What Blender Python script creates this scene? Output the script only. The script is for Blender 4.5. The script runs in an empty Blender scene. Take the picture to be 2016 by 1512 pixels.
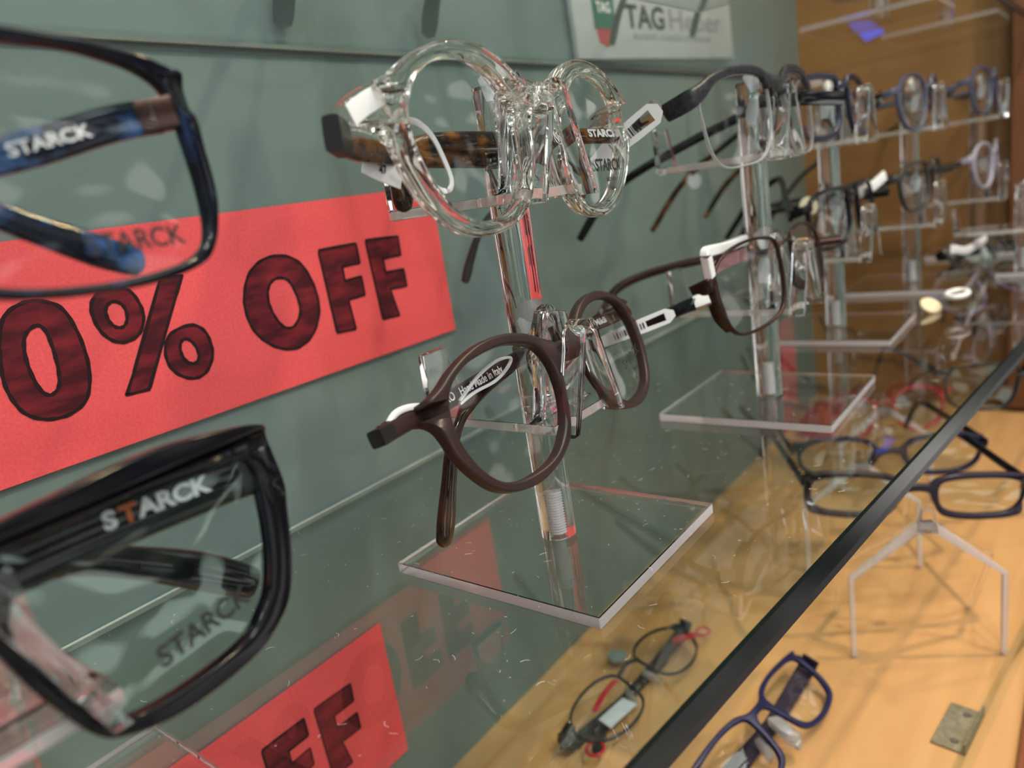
import bpy, bmesh, math, random
import numpy as np
from mathutils import Matrix, Vector
random.seed(7)

# ------------------------------------------------------------------ camera
S = 0.118                                   # one unit of the survey in metres
ORG = np.array([0.0, 0.0, 1.30])            # lens position: case floor is about 1.0 m high
F = 1450.0
def _un(v): return v / np.linalg.norm(v)
_X = _un(np.array([1182., -566., F]))
_Y = np.array([-1808., -86., F]); _Y = _un(_Y - _X * (_X @ _Y))
RW = np.stack([_X, _Y, np.cross(_X, _Y)])   # x: along the case, y: towards the back wall, z: up
def ray(px, py): return RW @ np.array([px - 1008., py - 756., F])
def onp(px, py, ax, val):
    r = ray(px, py); return r * val / r[ax]
def W(p): return Vector(ORG + S * np.asarray(p, float))

sc = bpy.context.scene
col = sc.collection
cam_d = bpy.data.cameras.new('camera')
cam = bpy.data.objects.new('camera', cam_d); col.objects.link(cam)
cam_d.sensor_width = 36.0; cam_d.lens = 36.0 * F / 2016.0
cam_d.clip_start = 0.005; cam_d.clip_end = 50
m = Matrix.Identity(4)
for i in range(3):
    m[i][0] = RW[i][0]; m[i][1] = -RW[i][1]; m[i][2] = -RW[i][2]; m[i][3] = ORG[i]
cam.matrix_world = m
cam_d.dof.use_dof = True
cam_d.dof.focus_distance = 1.95 * S
cam_d.dof.aperture_fstop = 9.0
cam_d.dof.aperture_blades = 8
sc.camera = cam

# ------------------------------------------------------------------ exposure
vs = sc.view_settings
vs.view_transform = 'Standard'; vs.look = 'None'; vs.gamma = 1.0; vs.exposure = -0.27
vs.use_curve_mapping = False
sc.cycles.max_bounces = 24; sc.cycles.transmission_bounces = 20
sc.cycles.transparent_max_bounces = 32; sc.cycles.glossy_bounces = 8
sc.cycles.diffuse_bounces = 4; sc.cycles.sample_clamp_indirect = 6.0
sc.cycles.caustics_refractive = True; sc.cycles.caustics_reflective = False

# ------------------------------------------------------------------ world: the dim shop around the case
wd = bpy.data.worlds.new('shop'); sc.world = wd; wd.use_nodes = True
nt = wd.node_tree; nt.nodes.clear()
tc = nt.nodes.new('ShaderNodeTexCoord'); mp = nt.nodes.new('ShaderNodeMapping')
mp.inputs['Scale'].default_value = (3.0, 3.0, 4.2)
nz = nt.nodes.new('ShaderNodeTexNoise'); nz.inputs['Scale'].default_value = 2.6; nz.inputs['Detail'].default_value = 0
cr = nt.nodes.new('ShaderNodeValToRGB')
cr.color_ramp.elements[0].position = 0.42; cr.color_ramp.elements[0].color = (0.022, 0.026, 0.030, 1)
cr.color_ramp.elements[1].position = 0.66; cr.color_ramp.elements[1].color = (2.6, 2.5, 2.35, 1)
e = cr.color_ramp.elements.new(0.56); e.color = (0.14, 0.14, 0.145, 1)
bg = nt.nodes.new('ShaderNodeBackground'); bg.inputs['Strength'].default_value = 0.80
ow = nt.nodes.new('ShaderNodeOutputWorld')
L = nt.links.new
L(tc.outputs['Generated'], mp.inputs['Vector']); L(mp.outputs['Vector'], nz.inputs['Vector'])
L(nz.outputs['Fac'], cr.inputs['Fac']); L(cr.outputs['Color'], bg.inputs['Color']); L(bg.outputs[0], ow.inputs['Surface'])

def area(name, loc, target, size, power, color, sy=None):
    d = bpy.data.lights.new(name, 'AREA'); d.energy = power; d.color = color
    d.shape = 'RECTANGLE'; d.size = size; d.size_y = sy or size
    o = bpy.data.objects.new(name, d); col.objects.link(o)
    o.location = Vector(loc)
    o.rotation_euler = (Vector(target) - Vector(loc)).to_track_quat('-Z', 'Y').to_euler()
    return o
# ceiling panels of the shop, above and in front of the case, and the unseen warm spots over its far end
area('ceiling_panel', (0.1, -0.9, 2.9), (0.3, 0.2, 1.2), 0.6, 11, (0.93, 0.97, 1.0))
area('ceiling_panel', (1.3, -0.7, 2.9), (0.5, 0.2, 1.2), 0.5, 6, (1.0, 0.97, 0.92))
area('ceiling_panel', (-1.1, -0.6, 2.7), (0.2, 0.2, 1.2), 0.5, 6, (0.90, 0.96, 1.0))
area('shop_window', (-0.5, -2.2, 1.5), (0.2, 0.2, 1.2), 0.5, 7, (0.80, 0.90, 1.0), 1.0)
area('case_strip', (0.05, 0.12, 1.86), (0.0, 0.27, 1.4), 0.05, 0.8, (0.95, 1.0, 0.98), 0.5)
area('unseen_ceiling_spot', (0.62, -0.30, 2.3), (0.5, 0.1, 1.0), 0.03, 9.5, (1.0, 0.75, 0.48))
area('unseen_ceiling_spot', (0.95, -0.05, 2.2), (0.45, 0.1, 1.0), 0.03, 3.8, (1.0, 0.70, 0.40))
area('unseen_ceiling_spot', (0.0, -0.35, 2.4), (0.2, 0.2, 1.2), 0.035, 4.4, (1.0, 0.95, 0.88))  # this and the next small neutral spots are added for sparkle in the acrylic
area('unseen_ceiling_spot', (0.28, -0.55, 2.3), (0.3, 0.15, 1.2), 0.035, 4.0, (1.0, 0.93, 0.84))
area('unseen_ceiling_spot', (-0.35, -0.2, 2.2), (0.1, 0.15, 1.2), 0.035, 2.6, (1.0, 0.95, 0.9))
area('unseen_ceiling_spot', (0.30, -0.9, 2.0), (0.2, 0.15, 1.25), 0.035, 2.4, (1.0, 0.95, 0.9))

# ------------------------------------------------------------------ materials
MATS = {}
def pmat(name, color, rough=0.5, metal=0.0, spec=0.5, trans=0.0, ior=1.45, coat=0.0, emis=None, es=0.0):
    if name in MATS: return MATS[name]
    mt = bpy.data.materials.new(name); mt.use_nodes = True
    b = mt.node_tree.nodes['Principled BSDF']
    b.inputs['Base Color'].default_value = (*color, 1); b.inputs['Roughness'].default_value = rough
    b.inputs['Metallic'].default_value = metal; b.inputs['IOR'].default_value = ior
    b.inputs['Specular IOR Level'].default_value = spec
    b.inputs['Transmission Weight'].default_value = trans; b.inputs['Coat Weight'].default_value = coat
    if emis: b.inputs['Emission Color'].default_value = (*emis, 1); b.inputs['Emission Strength'].default_value = es
    MATS[name] = mt; return mt
def noise_mat(name, c1, c2, scale, rough=0.5, p1=0.4, p2=0.6, stretch=(1, 1, 1), detail=4, coat=0.0, bump=0.0, metal=0.0, spec=0.5, dist=0.0):
    mt = pmat(name, c1, rough, metal, spec, coat=coat); n = mt.node_tree; b = n.nodes['Principled BSDF']
    t = n.nodes.new('ShaderNodeTexCoord'); mp_ = n.nodes.new('ShaderNodeMapping'); mp_.inputs['Scale'].default_value = stretch
    z = n.nodes.new('ShaderNodeTexNoise'); z.inputs['Scale'].default_value = scale; z.inputs['Detail'].default_value = detail
    z.inputs['Distortion'].default_value = dist
    r = n.nodes.new('ShaderNodeValToRGB')
    r.color_ramp.elements[0].position = p1; r.color_ramp.elements[0].color = (*c1, 1)
    r.color_ramp.elements[1].position = p2; r.color_ramp.elements[1].color = (*c2, 1)
    n.links.new(t.outputs['Object'], mp_.inputs['Vector']); n.links.new(mp_.outputs['Vector'], z.inputs['Vector'])
    n.links.new(z.outputs['Fac'], r.inputs['Fac']); n.links.new(r.outputs['Color'], b.inputs['Base Color'])
    if bump:
        bp = n.nodes.new('ShaderNodeBump'); bp.inputs['Strength'].default_value = bump; bp.inputs['Distance'].default_value = 0.0005
        n.links.new(z.outputs['Fac'], bp.inputs['Height']); n.links.new(bp.outputs['Normal'], b.inputs['Normal'])
    return mt
def sheet_glass(name, tint, ior=1.5, gain=1.0, rough=0.0, gcol=(1, 1, 1)):
    """clear sheet: straight-through light plus a Fresnel reflection from the outer faces"""
    mt = bpy.data.materials.new(name); mt.use_nodes = True; n = mt.node_tree; n.nodes.clear()
    tr = n.nodes.new('ShaderNodeBsdfTransparent'); tr.inputs['Color'].default_value = (*tint, 1)
    gl = n.nodes.new('ShaderNodeBsdfGlossy'); gl.inputs['Roughness'].default_value = rough; gl.inputs['Color'].default_value = (*gcol, 1)
    fr = n.nodes.new('ShaderNodeFresnel'); fr.inputs['IOR'].default_value = ior
    ge = n.nodes.new('ShaderNodeNewGeometry')
    inv = n.nodes.new('ShaderNodeMath'); inv.operation = 'SUBTRACT'; inv.inputs[0].default_value = 1.0
    mu = n.nodes.new('ShaderNodeMath'); mu.operation = 'MULTIPLY'
    m2 = n.nodes.new('ShaderNodeMath'); m2.operation = 'MULTIPLY'; m2.inputs[1].default_value = gain; m2.use_clamp = True
    mx = n.nodes.new('ShaderNodeMixShader'); o = n.nodes.new('ShaderNodeOutputMaterial')
    k = n.links.new
    k(ge.outputs['Backfacing'], inv.inputs[1]); k(fr.outputs[0], mu.inputs[0]); k(inv.outputs[0], mu.inputs[1])
    k(mu.outputs[0], m2.inputs[0]); k(m2.outputs[0], mx.inputs['Fac']); k(tr.outputs[0], mx.inputs[1]); k(gl.outputs[0], mx.inputs[2])
    k(mx.outputs[0], o.inputs['Surface']); MATS[name] = mt; return mt

M_wall = noise_mat('grey_green_laminate', (0.118, 0.168, 0.160), (0.142, 0.195, 0.184), 3.0, rough=0.24, p1=0.3, p2=0.7, detail=2)
M_maple = noise_mat('maple_veneer', (0.50, 0.27, 0.105), (0.60, 0.345, 0.145), 9, rough=0.42, p1=0.25, p2=0.8, stretch=(0.8, 8, 1), detail=6, dist=0.6)
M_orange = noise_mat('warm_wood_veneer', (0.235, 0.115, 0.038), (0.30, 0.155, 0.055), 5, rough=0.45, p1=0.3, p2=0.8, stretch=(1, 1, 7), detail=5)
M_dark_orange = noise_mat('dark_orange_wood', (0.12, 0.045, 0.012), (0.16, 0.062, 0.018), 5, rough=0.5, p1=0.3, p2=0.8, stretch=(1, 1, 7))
M_red_wood = noise_mat('red_brown_wood', (0.16, 0.05, 0.022), (0.22, 0.075, 0.03), 8, rough=0.4, p1=0.3, p2=0.8, stretch=(1, 8, 1))
M_card = noise_mat('red_card', (0.66, 0.080, 0.090), (0.75, 0.105, 0.113), 900, rough=0.8, p1=0.3, p2=0.7, bump=0.25, spec=0.2)
M_marker = noise_mat('marker_fill', (0.055, 0.008, 0.013), (0.25, 0.020, 0.03), 110, rough=0.6, p1=0.42, p2=0.78, stretch=(0.5, 1, 1.6), detail=8, spec=0.2)
M_ink = pmat('black_ink', (0.018, 0.008, 0.010), 0.6, spec=0.2)
M_white = pmat('white_plastic', (0.80, 0.80, 0.80), 0.35)
M_paper = pmat('white_paper', (0.75, 0.75, 0.76), 0.7)
M_tagblack = pmat('tag_print', (0.02, 0.02, 0.02), 0.6)
M_acryl = pmat('clear_acrylic', (1, 1, 1), 0.0, trans=1.0, ior=1.49)
M_frost = pmat('frosted_acrylic', (0.93, 0.95, 0.97), 0.28, trans=0.75, ior=1.49)
M_clearframe = pmat('clear_champagne_acetate', (1.0, 0.965, 0.885), 0.02, trans=1.0, ior=1.50)
M_lens = sheet_glass('demo_lens', (0.97, 0.98, 0.98), 1.5, 1.0)
M_lens_green = sheet_glass('coated_demo_lens', (0.95, 0.975, 0.97), 1.6, 1.3, gcol=(0.75, 1.0, 0.92))
M_shelf = sheet_glass('shelf_glass', (0.93, 0.965, 0.95), 1.52, 1.15)
M_edge = pmat('green_black_glass_edge', (0.002, 0.006, 0.005), 0.22, spec=0.22)
M_bevel = pmat('ground_glass_edge', (0.010, 0.011, 0.013), 0.35, spec=.3)
M_pale_edge = pmat('pale_glass_edge', (0.42, 0.45, 0.42), 0.25)
M_cutedge = pmat('saw_cut_acrylic_edge', (0.95, 0.93, 0.96), 0.16, trans=0.62, ior=1.49)
M_cutedge2 = pmat('polished_cut_acrylic_edge', (1.0, 0.99, 0.94), 0.12, trans=0.72, ior=1.49)
M_brown = pmat('matte_dark_brown', (0.030, 0.0145, 0.0125), 0.34, spec=0.4)
M_black = pmat('gloss_black', (0.004, 0.004, 0.006), 0.13, spec=0.32)
M_blackblue = noise_mat('black_blue_acetate', (0.003, 0.004, 0.008), (0.012, 0.026, 0.075), 130, rough=0.12, p1=0.54, p2=0.76, spec=0.35)
M_bluedark = noise_mat('blue_mottled_acetate', (0.006, 0.010, 0.020), (0.05, 0.13, 0.32), 150, rough=0.10, p1=0.47, p2=0.64)
M_tort = noise_mat('tortoiseshell', (0.008, 0.004, 0.003), (0.22, 0.085, 0.015), 130, rough=0.09, p1=0.45, p2=0.72, detail=2)
M_tortdark = noise_mat('dark_brown_horn', (0.012, 0.005, 0.003), (0.09, 0.036, 0.012), 90, rough=0.10, p1=0.42, p2=0.75, detail=2, stretch=(1, 1, .4))
M_darkhorn = noise_mat('black_green_horn', (0.005, 0.006, 0.006), (0.028, 0.034, 0.030), 80, rough=0.09, p1=0.4, p2=0.8, detail=2)
M_orangetort = noise_mat('orange_tortoiseshell', (0.05, 0.015, 0.004), (0.42, 0.15, 0.03), 140, rough=0.12, p1=0.4, p2=0.65, detail=2)
M_carbon = noise_mat('carbon_grey_plastic', (0.012, 0.012, 0.016), (0.03, 0.03, 0.036), 700, rough=0.42, p1=0.4, p2=0.6, detail=1)
M_bronze = pmat('dark_bronze_metal', (0.045, 0.024, 0.018), 0.28, metal=0.8)
M_steel = pmat('brushed_steel', (0.45, 0.41, 0.38), 0.3, metal=1.0)
M_blueedge = pmat('navy_plastic', (0.012, 0.012, 0.058), 0.30, spec=.4)
M_navy = pmat('dark_navy_plastic', (0.010, 0.012, 0.035), 0.25)
M_bluetip = pmat('mid_blue_plastic', (0.02, 0.05, 0.16), 0.3)
M_grey = pmat('dark_grey_plastic', (0.028, 0.027, 0.025), 0.3)
M_darkplum = pmat('dark_plum_plastic', (0.022, 0.014, 0.028), 0.25)
M_palelilac = pmat('translucent_lilac', (0.62, 0.60, 0.72), 0.12, trans=0.55)
M_bluegrey = pmat('blue_grey_plastic', (0.075, 0.08, 0.13), 0.2)
M_red = pmat('red_plastic', (0.42, 0.02, 0.03), 0.3)
M_cream = pmat('cream_disc', (0.66, 0.58, 0.38), 0.35)
M_blackrub = pmat('black_plastic', (0.01, 0.01, 0.011), 0.3)
M_silver = pmat('silver_foil', (0.75, 0.72, 0.7), 0.25, metal=1.0)
M_printwhite = pmat('white_print', (0.8, 0.8, 0.8), 0.5)
M_printorange = pmat('orange_print', (0.55, 0.12, 0.02), 0.5)
M_printblack = pmat('black_print', (0.015, 0.015, 0.018), 0.5)
M_printgrey = pmat('grey_print', (0.20, 0.215, 0.21), 0.5)
M_placard = pmat('pale_placard', (0.44, 0.47, 0.49), 0.30)
M_green = pmat('green_print', (0.01, 0.10, 0.065), 0.5)
M_olive = noise_mat('worn_bracket_metal', (0.24, 0.22, 0.15), (0.36, 0.34, 0.25), 300, rough=0.4, p1=0.35, p2=0.7, metal=0.5)
M_screw = pmat('screw_steel', (0.28, 0.28, 0.28), 0.35, metal=0.9)
M_bluereflection = pmat('glowing_blue_reflection', (0.05, 0.1, 0.9), 0.4, emis=(0.045, 0.13, 1.0), es=1.1)  # glow stands in for the reflection of a blue screen
M_purple = noise_mat('purple_translucent', (0.10, 0.06, 0.14), (0.34, 0.26, 0.42), 60, rough=0.15, p1=0.4, p2=0.7)

# ------------------------------------------------------------------ object helpers
def link(name, me, mat, parent=None):
    o = bpy.data.objects.new(name, me); col.objects.link(o)
    if mat is not None and len(me.materials) == 0: me.materials.append(mat)
    if parent is not None: o.parent = parent
    return o
def mesh(name, verts, faces, mat, parent=None, smooth=True, angle=35, scale=0.001):
    me = bpy.data.meshes.new(name)
    me.from_pydata([tuple(float(c) * scale for c in v) for v in verts], [], faces)
    bm = bmesh.new(); bm.from_mesh(me); bmesh.ops.recalc_face_normals(bm, faces=bm.faces); bm.to_mesh(me); bm.free()
    if smooth:
        me.shade_smooth(); me.set_sharp_from_angle(angle=math.radians(angle))
    return link(name, me, mat, parent)
def tag(o, label=None, cat=None, group=None, kind=None):
    if label: o['label'] = label
    if cat: o['category'] = cat
    if group: o['group'] = group
    if kind: o['kind'] = kind
    return o
def empty(name, label, cat, mat4, group=None):
    o = bpy.data.objects.new(name, None); col.objects.link(o); o.empty_display_size = 0.01
    o.matrix_world = mat4; return tag(o, label, cat, group)
def smooth_path(pts, n=8, closed=False):
    P = [np.asarray(p, float) for p in pts]; N = len(P); out = []
    rng = range(N if closed else N - 1)
    for i in rng:
        if closed: a, b, c, d = P[(i - 1) % N], P[i], P[(i + 1) % N], P[(i + 2) % N]
        else: a, b, c, d = P[max(i - 1, 0)], P[i], P[i + 1], P[min(i + 2, N - 1)]
        for k in range(n):
            t = k / n
            out.append(0.5 * ((2 * b) + (-a + c) * t + (2 * a - 5 * b + 4 * c - d) * t * t + (-a + 3 * b - 3 * c + d) * t ** 3))
    if not closed: out.append(P[-1])
    return out
def sweep(path, sizes, up=(0, 0, 1), n=4, closed=False, seg=12, power=2.6):
    """path: points in mm; sizes: (across, along-up) per point. returns verts, faces"""
    full = [np.concatenate([np.asarray(p, float), np.asarray(s, float)]) for p, s in zip(path, sizes)]
    R = smooth_path(full, n, closed); V = []; Fc = []
    N = len(R); up = np.asarray(up, float)
    for i in range(N):
        p = R[i][:3]; w, h = R[i][3:5]
        if closed: t = R[(i + 1) % N][:3] - R[i - 1][:3]
        else: t = R[min(i + 1, N - 1)][:3] - R[max(i - 1, 0)][:3]
        t = t / (np.linalg.norm(t) + 1e-12)
        s = np.cross(t, up); s = s / (np.linalg.norm(s) + 1e-9); u = np.cross(s, t)
        for k in range(seg):
            a = 2 * math.pi * k / seg; c, d = math.cos(a), math.sin(a)
            V.append(p + s * (w / 2) * math.copysign(abs(c) ** (2 / power), c) + u * (h / 2) * math.copysign(abs(d) ** (2 / power), d))
    M = N if closed else N - 1
    for i in range(M):
        for k in range(seg):
            j = (i + 1) % N
            Fc.append((i * seg + k, i * seg + (k + 1) % seg, j * seg + (k + 1) % seg, j * seg + k))
    if not closed:
        Fc.append(tuple(range(seg))); Fc.append(tuple(range((N - 1) * seg, N * seg)))
    return V, Fc
def join(*vf):
    V = []; Fc = []
    for v, f in vf:
        o = len(V); V += list(v); Fc += [tuple(i + o for i in q) for q in f]
    return V, Fc
def box(x0, x1, y0, y1, z0, z1):
    V = [(x, y, z) for x in (x0, x1) for y in (y0, y1) for z in (z0, z1)]
    return V, [(0, 1, 3, 2), (4, 6, 7, 5), (0, 4, 5, 1), (2, 3, 7, 6), (0, 2, 6, 4), (1, 5, 7, 3)]
def bevel_obj(o, w_mm=0.4, seg=2):
    bm = bmesh.new(); bm.from_mesh(o.data)
    ed = [e for e in bm.edges if len(e.link_faces) == 2 and e.calc_face_angle(0) > 0.5]
    bmesh.ops.bevel(bm, geom=ed, offset=w_mm * 0.001, segments=seg, affect='EDGES', profile=0.6)
    bm.to_mesh(o.data); bm.free(); return o
def _curve_eval(cu):
    o = bpy.data.objects.new('tmp', cu); col.objects.link(o)
    dg = bpy.context.evaluated_depsgraph_get()
    me = bpy.data.meshes.new_from_object(o.evaluated_get(dg))
    bpy.data.objects.remove(o); return me
def flat_shape(loops, extrude, bevel=0.0, res=2):
    """closed loops (mm, x-z) filled with holes, extruded; returns verts (x, y, z) and faces with y = depth"""
    cu = bpy.data.curves.new('tmp', 'CURVE'); cu.dimensions = '2D'; cu.fill_mode = 'BOTH'
    cu.extrude = max(extrude / 2 - bevel, 0.001); cu.bevel_depth = bevel; cu.bevel_resolution = res; cu.offset = -bevel
    for lp in loops:
        s = cu.splines.new('POLY'); s.points.add(len(lp) - 1); s.use_cyclic_u = True
        for i, p in enumerate(lp): s.points[i].co = (p[0], p[1], 0, 1)
    me = _curve_eval(cu)
    V = [(v.co.x, -v.co.z, v.co.y) for v in me.vertices]; Fc = [tuple(p.vertices) for p in me.polygons]
    bpy.data.meshes.remove(me); bpy.data.curves.remove(cu)
    # weld
    bm = bmesh.new(); bv = [bm.verts.new(v) for v in V]
    for f in Fc:
        try: bm.faces.new([bv[i] for i in f])
        except ValueError: pass
    bmesh.ops.remove_doubles(bm, verts=bm.verts, dist=0.004)
    bm.verts.index_update()
    V = [tuple(v.co) for v in bm.verts]; Fc = [tuple(v.index for v in f.verts) for f in bm.faces]
    bm.free(); return V, Fc
def text_vf(txt, size, bold=0.0, extrude=0.05, squeeze=1.0, align='CENTER'):
    cu = bpy.data.curves.new('tmp', 'FONT'); cu.body = txt; cu.size = size; cu.extrude = extrude; cu.offset = bold
    cu.align_x = align; cu.align_y = 'CENTER'
    me = _curve_eval(cu); V = [(v.co.x * squeeze, -v.co.z, v.co.y) for v in me.vertices]; Fc = [tuple(p.vertices) for p in me.polygons]
    bpy.data.meshes.remove(me); return V, Fc
def xf(vf, fn): return [fn(*v) for v in vf[0]], vf[1]

# ------------------------------------------------------------------ the case: wall, floor, ends, glass shelves
def ubox(name, x0, x1, y0, y1, z0, z1, mat, parent=None, bev=0):
    V, Fc = box(x0, x1, y0, y1, z0, z1)
    o = mesh(name, [ORG + S * np.array(v) for v in V], Fc, mat, parent, smooth=False, scale=1.0)
    if bev: bevel_obj(o, bev)
    return o
WALL = 2.27
FLOOR = -2.50
XE = 7.5
tag(ubox('wall_back', -4, XE + .2, WALL, WALL + .15, -3.2, 5.0, M_wall), kind='structure')
tag(ubox('wall_right', XE, XE + .2, -0.3, WALL, FLOOR - .3, 5.0, M_orange), kind='structure')
tag(ubox('floor', -4, XE, 0.20, WALL, FLOOR - .15, FLOOR, M_maple), kind='structure')
tag(ubox('trim_1', -4, XE, -0.25, 0.20, FLOOR - .3, FLOOR + .04, M_red_wood, bev=1), kind='structure')
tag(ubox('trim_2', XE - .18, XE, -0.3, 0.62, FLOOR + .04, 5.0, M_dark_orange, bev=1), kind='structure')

def fy(x): return 0.745 - 0.113 * x         # front edge of the shelf, slightly splayed
def shelf(name, ztop, thick, label, front):
    xs = [-4, XE]; zt, zb = ztop, ztop - thick
    r = empty(name, label, 'shelf', Matrix.Translation(W((2.0, 1.4, zb))))
    base = np.array([2.0, 1.4, zb])
    def put(nm, quad, z0, z1, mat):
        V = [(*q, z0) for q in quad] + [(*q, z1) for q in quad]
        Fc = [(3, 2, 1, 0), (4, 5, 6, 7)] + [(i, (i + 1) % 4, 4 + (i + 1) % 4, 4 + i) for i in range(4)]
        return mesh(nm, [(np.array(v) - base) * 118 for v in V], Fc, mat, r, smooth=False)
    e_ = 0.012
    put('glass_panel', [(xs[0], front(xs[0]) + e_), (xs[1], front(xs[1]) + e_), (xs[1], WALL - .02), (xs[0], WALL - .02)], zb, zt, M_shelf)
    put('front_edge', [(xs[0], front(xs[0])), (xs[1], front(xs[1])), (xs[1], front(xs[1]) + e_), (xs[0], front(xs[0]) + e_)], zb + thick * .30, zt, M_edge)
    tag(put('lower_bevel', [(xs[0], front(xs[0])), (xs[1], front(xs[1])), (xs[1], front(xs[1]) + e_), (xs[0], front(xs[0]) + e_)], zb, zb + thick * .30, M_bevel), 'dark grey ground bevel of the shelf edge')
    put('back_edge', [(xs[0], WALL - .02), (xs[1], WALL - .02), (xs[1], WALL - .004), (xs[0], WALL - .004)], *((zt - .016, zt) if ztop < 0 else (zb, zb + .014)), M_pale_edge)
    return r
ZS = -1.035
shelf('glass_shelf', ZS, 0.085, 'thick clear glass shelf with green-black front edge carrying the acrylic stands', fy)
ZU = 0.64
shelf('glass_shelf', ZU, 0.042, 'upper clear glass shelf above the round clear eyeglasses', lambda x: 0.60 - 0.02 * x)

# glass upstand, bracket and screw at the front of the case floor
def gy(x): return 0.342 - 0.128 * (x - 2.875)
V = [(x, gy(x) + d, z) for x in (1.0, 6.2) for d in (0, .028) for z in (FLOOR + .001, FLOOR + .12)]
gp = mesh('glass_upstand', [ORG + S * np.array(v) for v in V], [(0, 1, 3, 2), (4, 6, 7, 5), (0, 4, 5, 1), (2, 3, 7, 6), (0, 2, 6, 4), (1, 5, 7, 3)], M_shelf, None, smooth=False, scale=1.0)
tag(gp, 'low clear glass strip standing along the front of the wooden floor', 'glass strip')
bx_, by_ = 3.08, 0.418
br = empty('glass_bracket', 'worn metal bracket screwed to the wooden floor against the glass strip', 'bracket', Matrix.Translation(W((bx_, by_, FLOOR))) @ Matrix.Rotation(math.radians(-7.3), 4, 'Z'))
o = mesh('plate', *box(-17, 17, -6.4, 8, 0.02, 1.4), M_olive, br, smooth=False); bevel_obj(o, .3)
mesh('lip', *box(-17, 17, -7.4, -6.4, 0.02, 6), M_olive, br, smooth=False)
for sx in (-11, 11):
    V, Fc = sweep([(sx, -1, 1.3), (sx, -1, 2.1)], [(4, 4), (3.4, 3.4)], up=(1, 0, 0), n=1, power=2)
    mesh('screw', V, Fc, M_screw, br)
q = onp(1855, 1448, 2, FLOOR)
V, Fc = sweep([(0, 0, 0.02), (0, 0, 0.9)], [(7, 7), (6.2, 6.2)], up=(1, 0, 0), n=1, power=2, seg=20)
sn = mesh('floor_screw', V, Fc, M_screw, None); sn.location = W(q); tag(sn, 'round grey screw head set in the wooden floor beside the bracket', 'screw')

# ------------------------------------------------------------------ red sale cards
L4 = lambda pts: [(x / 2.24, 400 + y / 2.24) for x, y in pts]
GL = {
 'digit_0': [L4([(160,430),(260,460),(330,560),(375,680),(388,780),(370,870),(300,930),(200,952),(110,930),(50,870),(10,790),(-5,700),(-10,600),(10,500),(80,445)]),
             L4([(150,540),(190,560),(225,640),(250,740),(250,810),(215,845),(170,820),(125,740),(100,650),(105,580)])],
 'percent_ring': [L4([(490,370),(560,385),(605,440),(625,500),(610,570),(560,608),(500,610),(440,570),(400,500),(395,440),(430,390)]),
             L4([(505,435),(540,460),(552,510),(535,545),(500,545),(470,515),(458,470),(475,440)])],
 'percent_slash': [L4([(700,325),(795,318),(770,400),(650,820),(550,845),(580,750)])],
 'percent_ring_': [L4([(830,537),(890,560),(922,620),(928,680),(900,745),(845,772),(780,755),(735,710),(720,640),(745,575)]),
             L4([(820,600),(850,625),(868,670),(858,700),(830,705),(800,680),(785,635),(795,605)])],
 'letter_o': [L4([(1235,232),(1310,262),(1360,330),(1390,410),(1398,490),(1370,580),(1310,635),(1240,642),(1170,615),(1110,560),(1075,480),(1068,400),(1090,310),(1150,250)]),
             L4([(1225,330),(1265,345),(1300,410),(1315,480),(1290,540),(1250,548),(1210,510),(1180,450),(1172,390),(1190,345)])],
 'letter_f': [L4([(1393,210),(1560,178),(1577,265),(1500,280),(1512,345),(1583,322),(1600,405),(1528,425),(1560,555),(1478,572)])],
 'letter_f_': [L4([(1600,165),(1745,147),(1757,230),(1680,245),(1692,307),(1770,290),(1785,365),(1712,378),(1752,495),(1680,512)])],
}
def to_wall(pts): return [(onp(x, y, 1, WALL)[0], onp(x, y, 1, WALL)[2]) for x, y in pts]
def ribbon(lp, w):
    """closed outline stroke, in the x-z plane"""
    n = len(lp); out = []; inn = []
    for i in range(n):
        a = np.array(lp[i - 1]); b = np.array(lp[i]); c = np.array(lp[(i + 1) % n])
        t1 = _un(b - a); t2 = _un(c - b); t = _un(t1 + t2); nr = np.array([-t[1], t[0]])
        k = 1 / max(0.5, float(nr @ np.array([-t1[1], t1[0]])))
        ww = w * (1 + .18 * math.sin(i * 1.7))
        out.append(b + nr * ww / 2 * k); inn.append(b - nr * ww / 2 * k)
    y0, y1 = -0.18, -0.10
    V = [(p[0], y1, p[1]) for p in out] + [(p[0], y1, p[1]) for p in inn] + [(p[0], y0, p[1]) for p in out] + [(p[0], y0, p[1]) for p in inn]
    Fc = []
    for i in range(n):
        j = (i + 1) % n
        Fc += [(2*n+i, 2*n+j, 3*n+j, 3*n+i), (i, j, n+j, n+i), (i, j, 2*n+j, 2*n+i), (n+i, n+j, 3*n+j, 3*n+i)]
    return V, Fc
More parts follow.
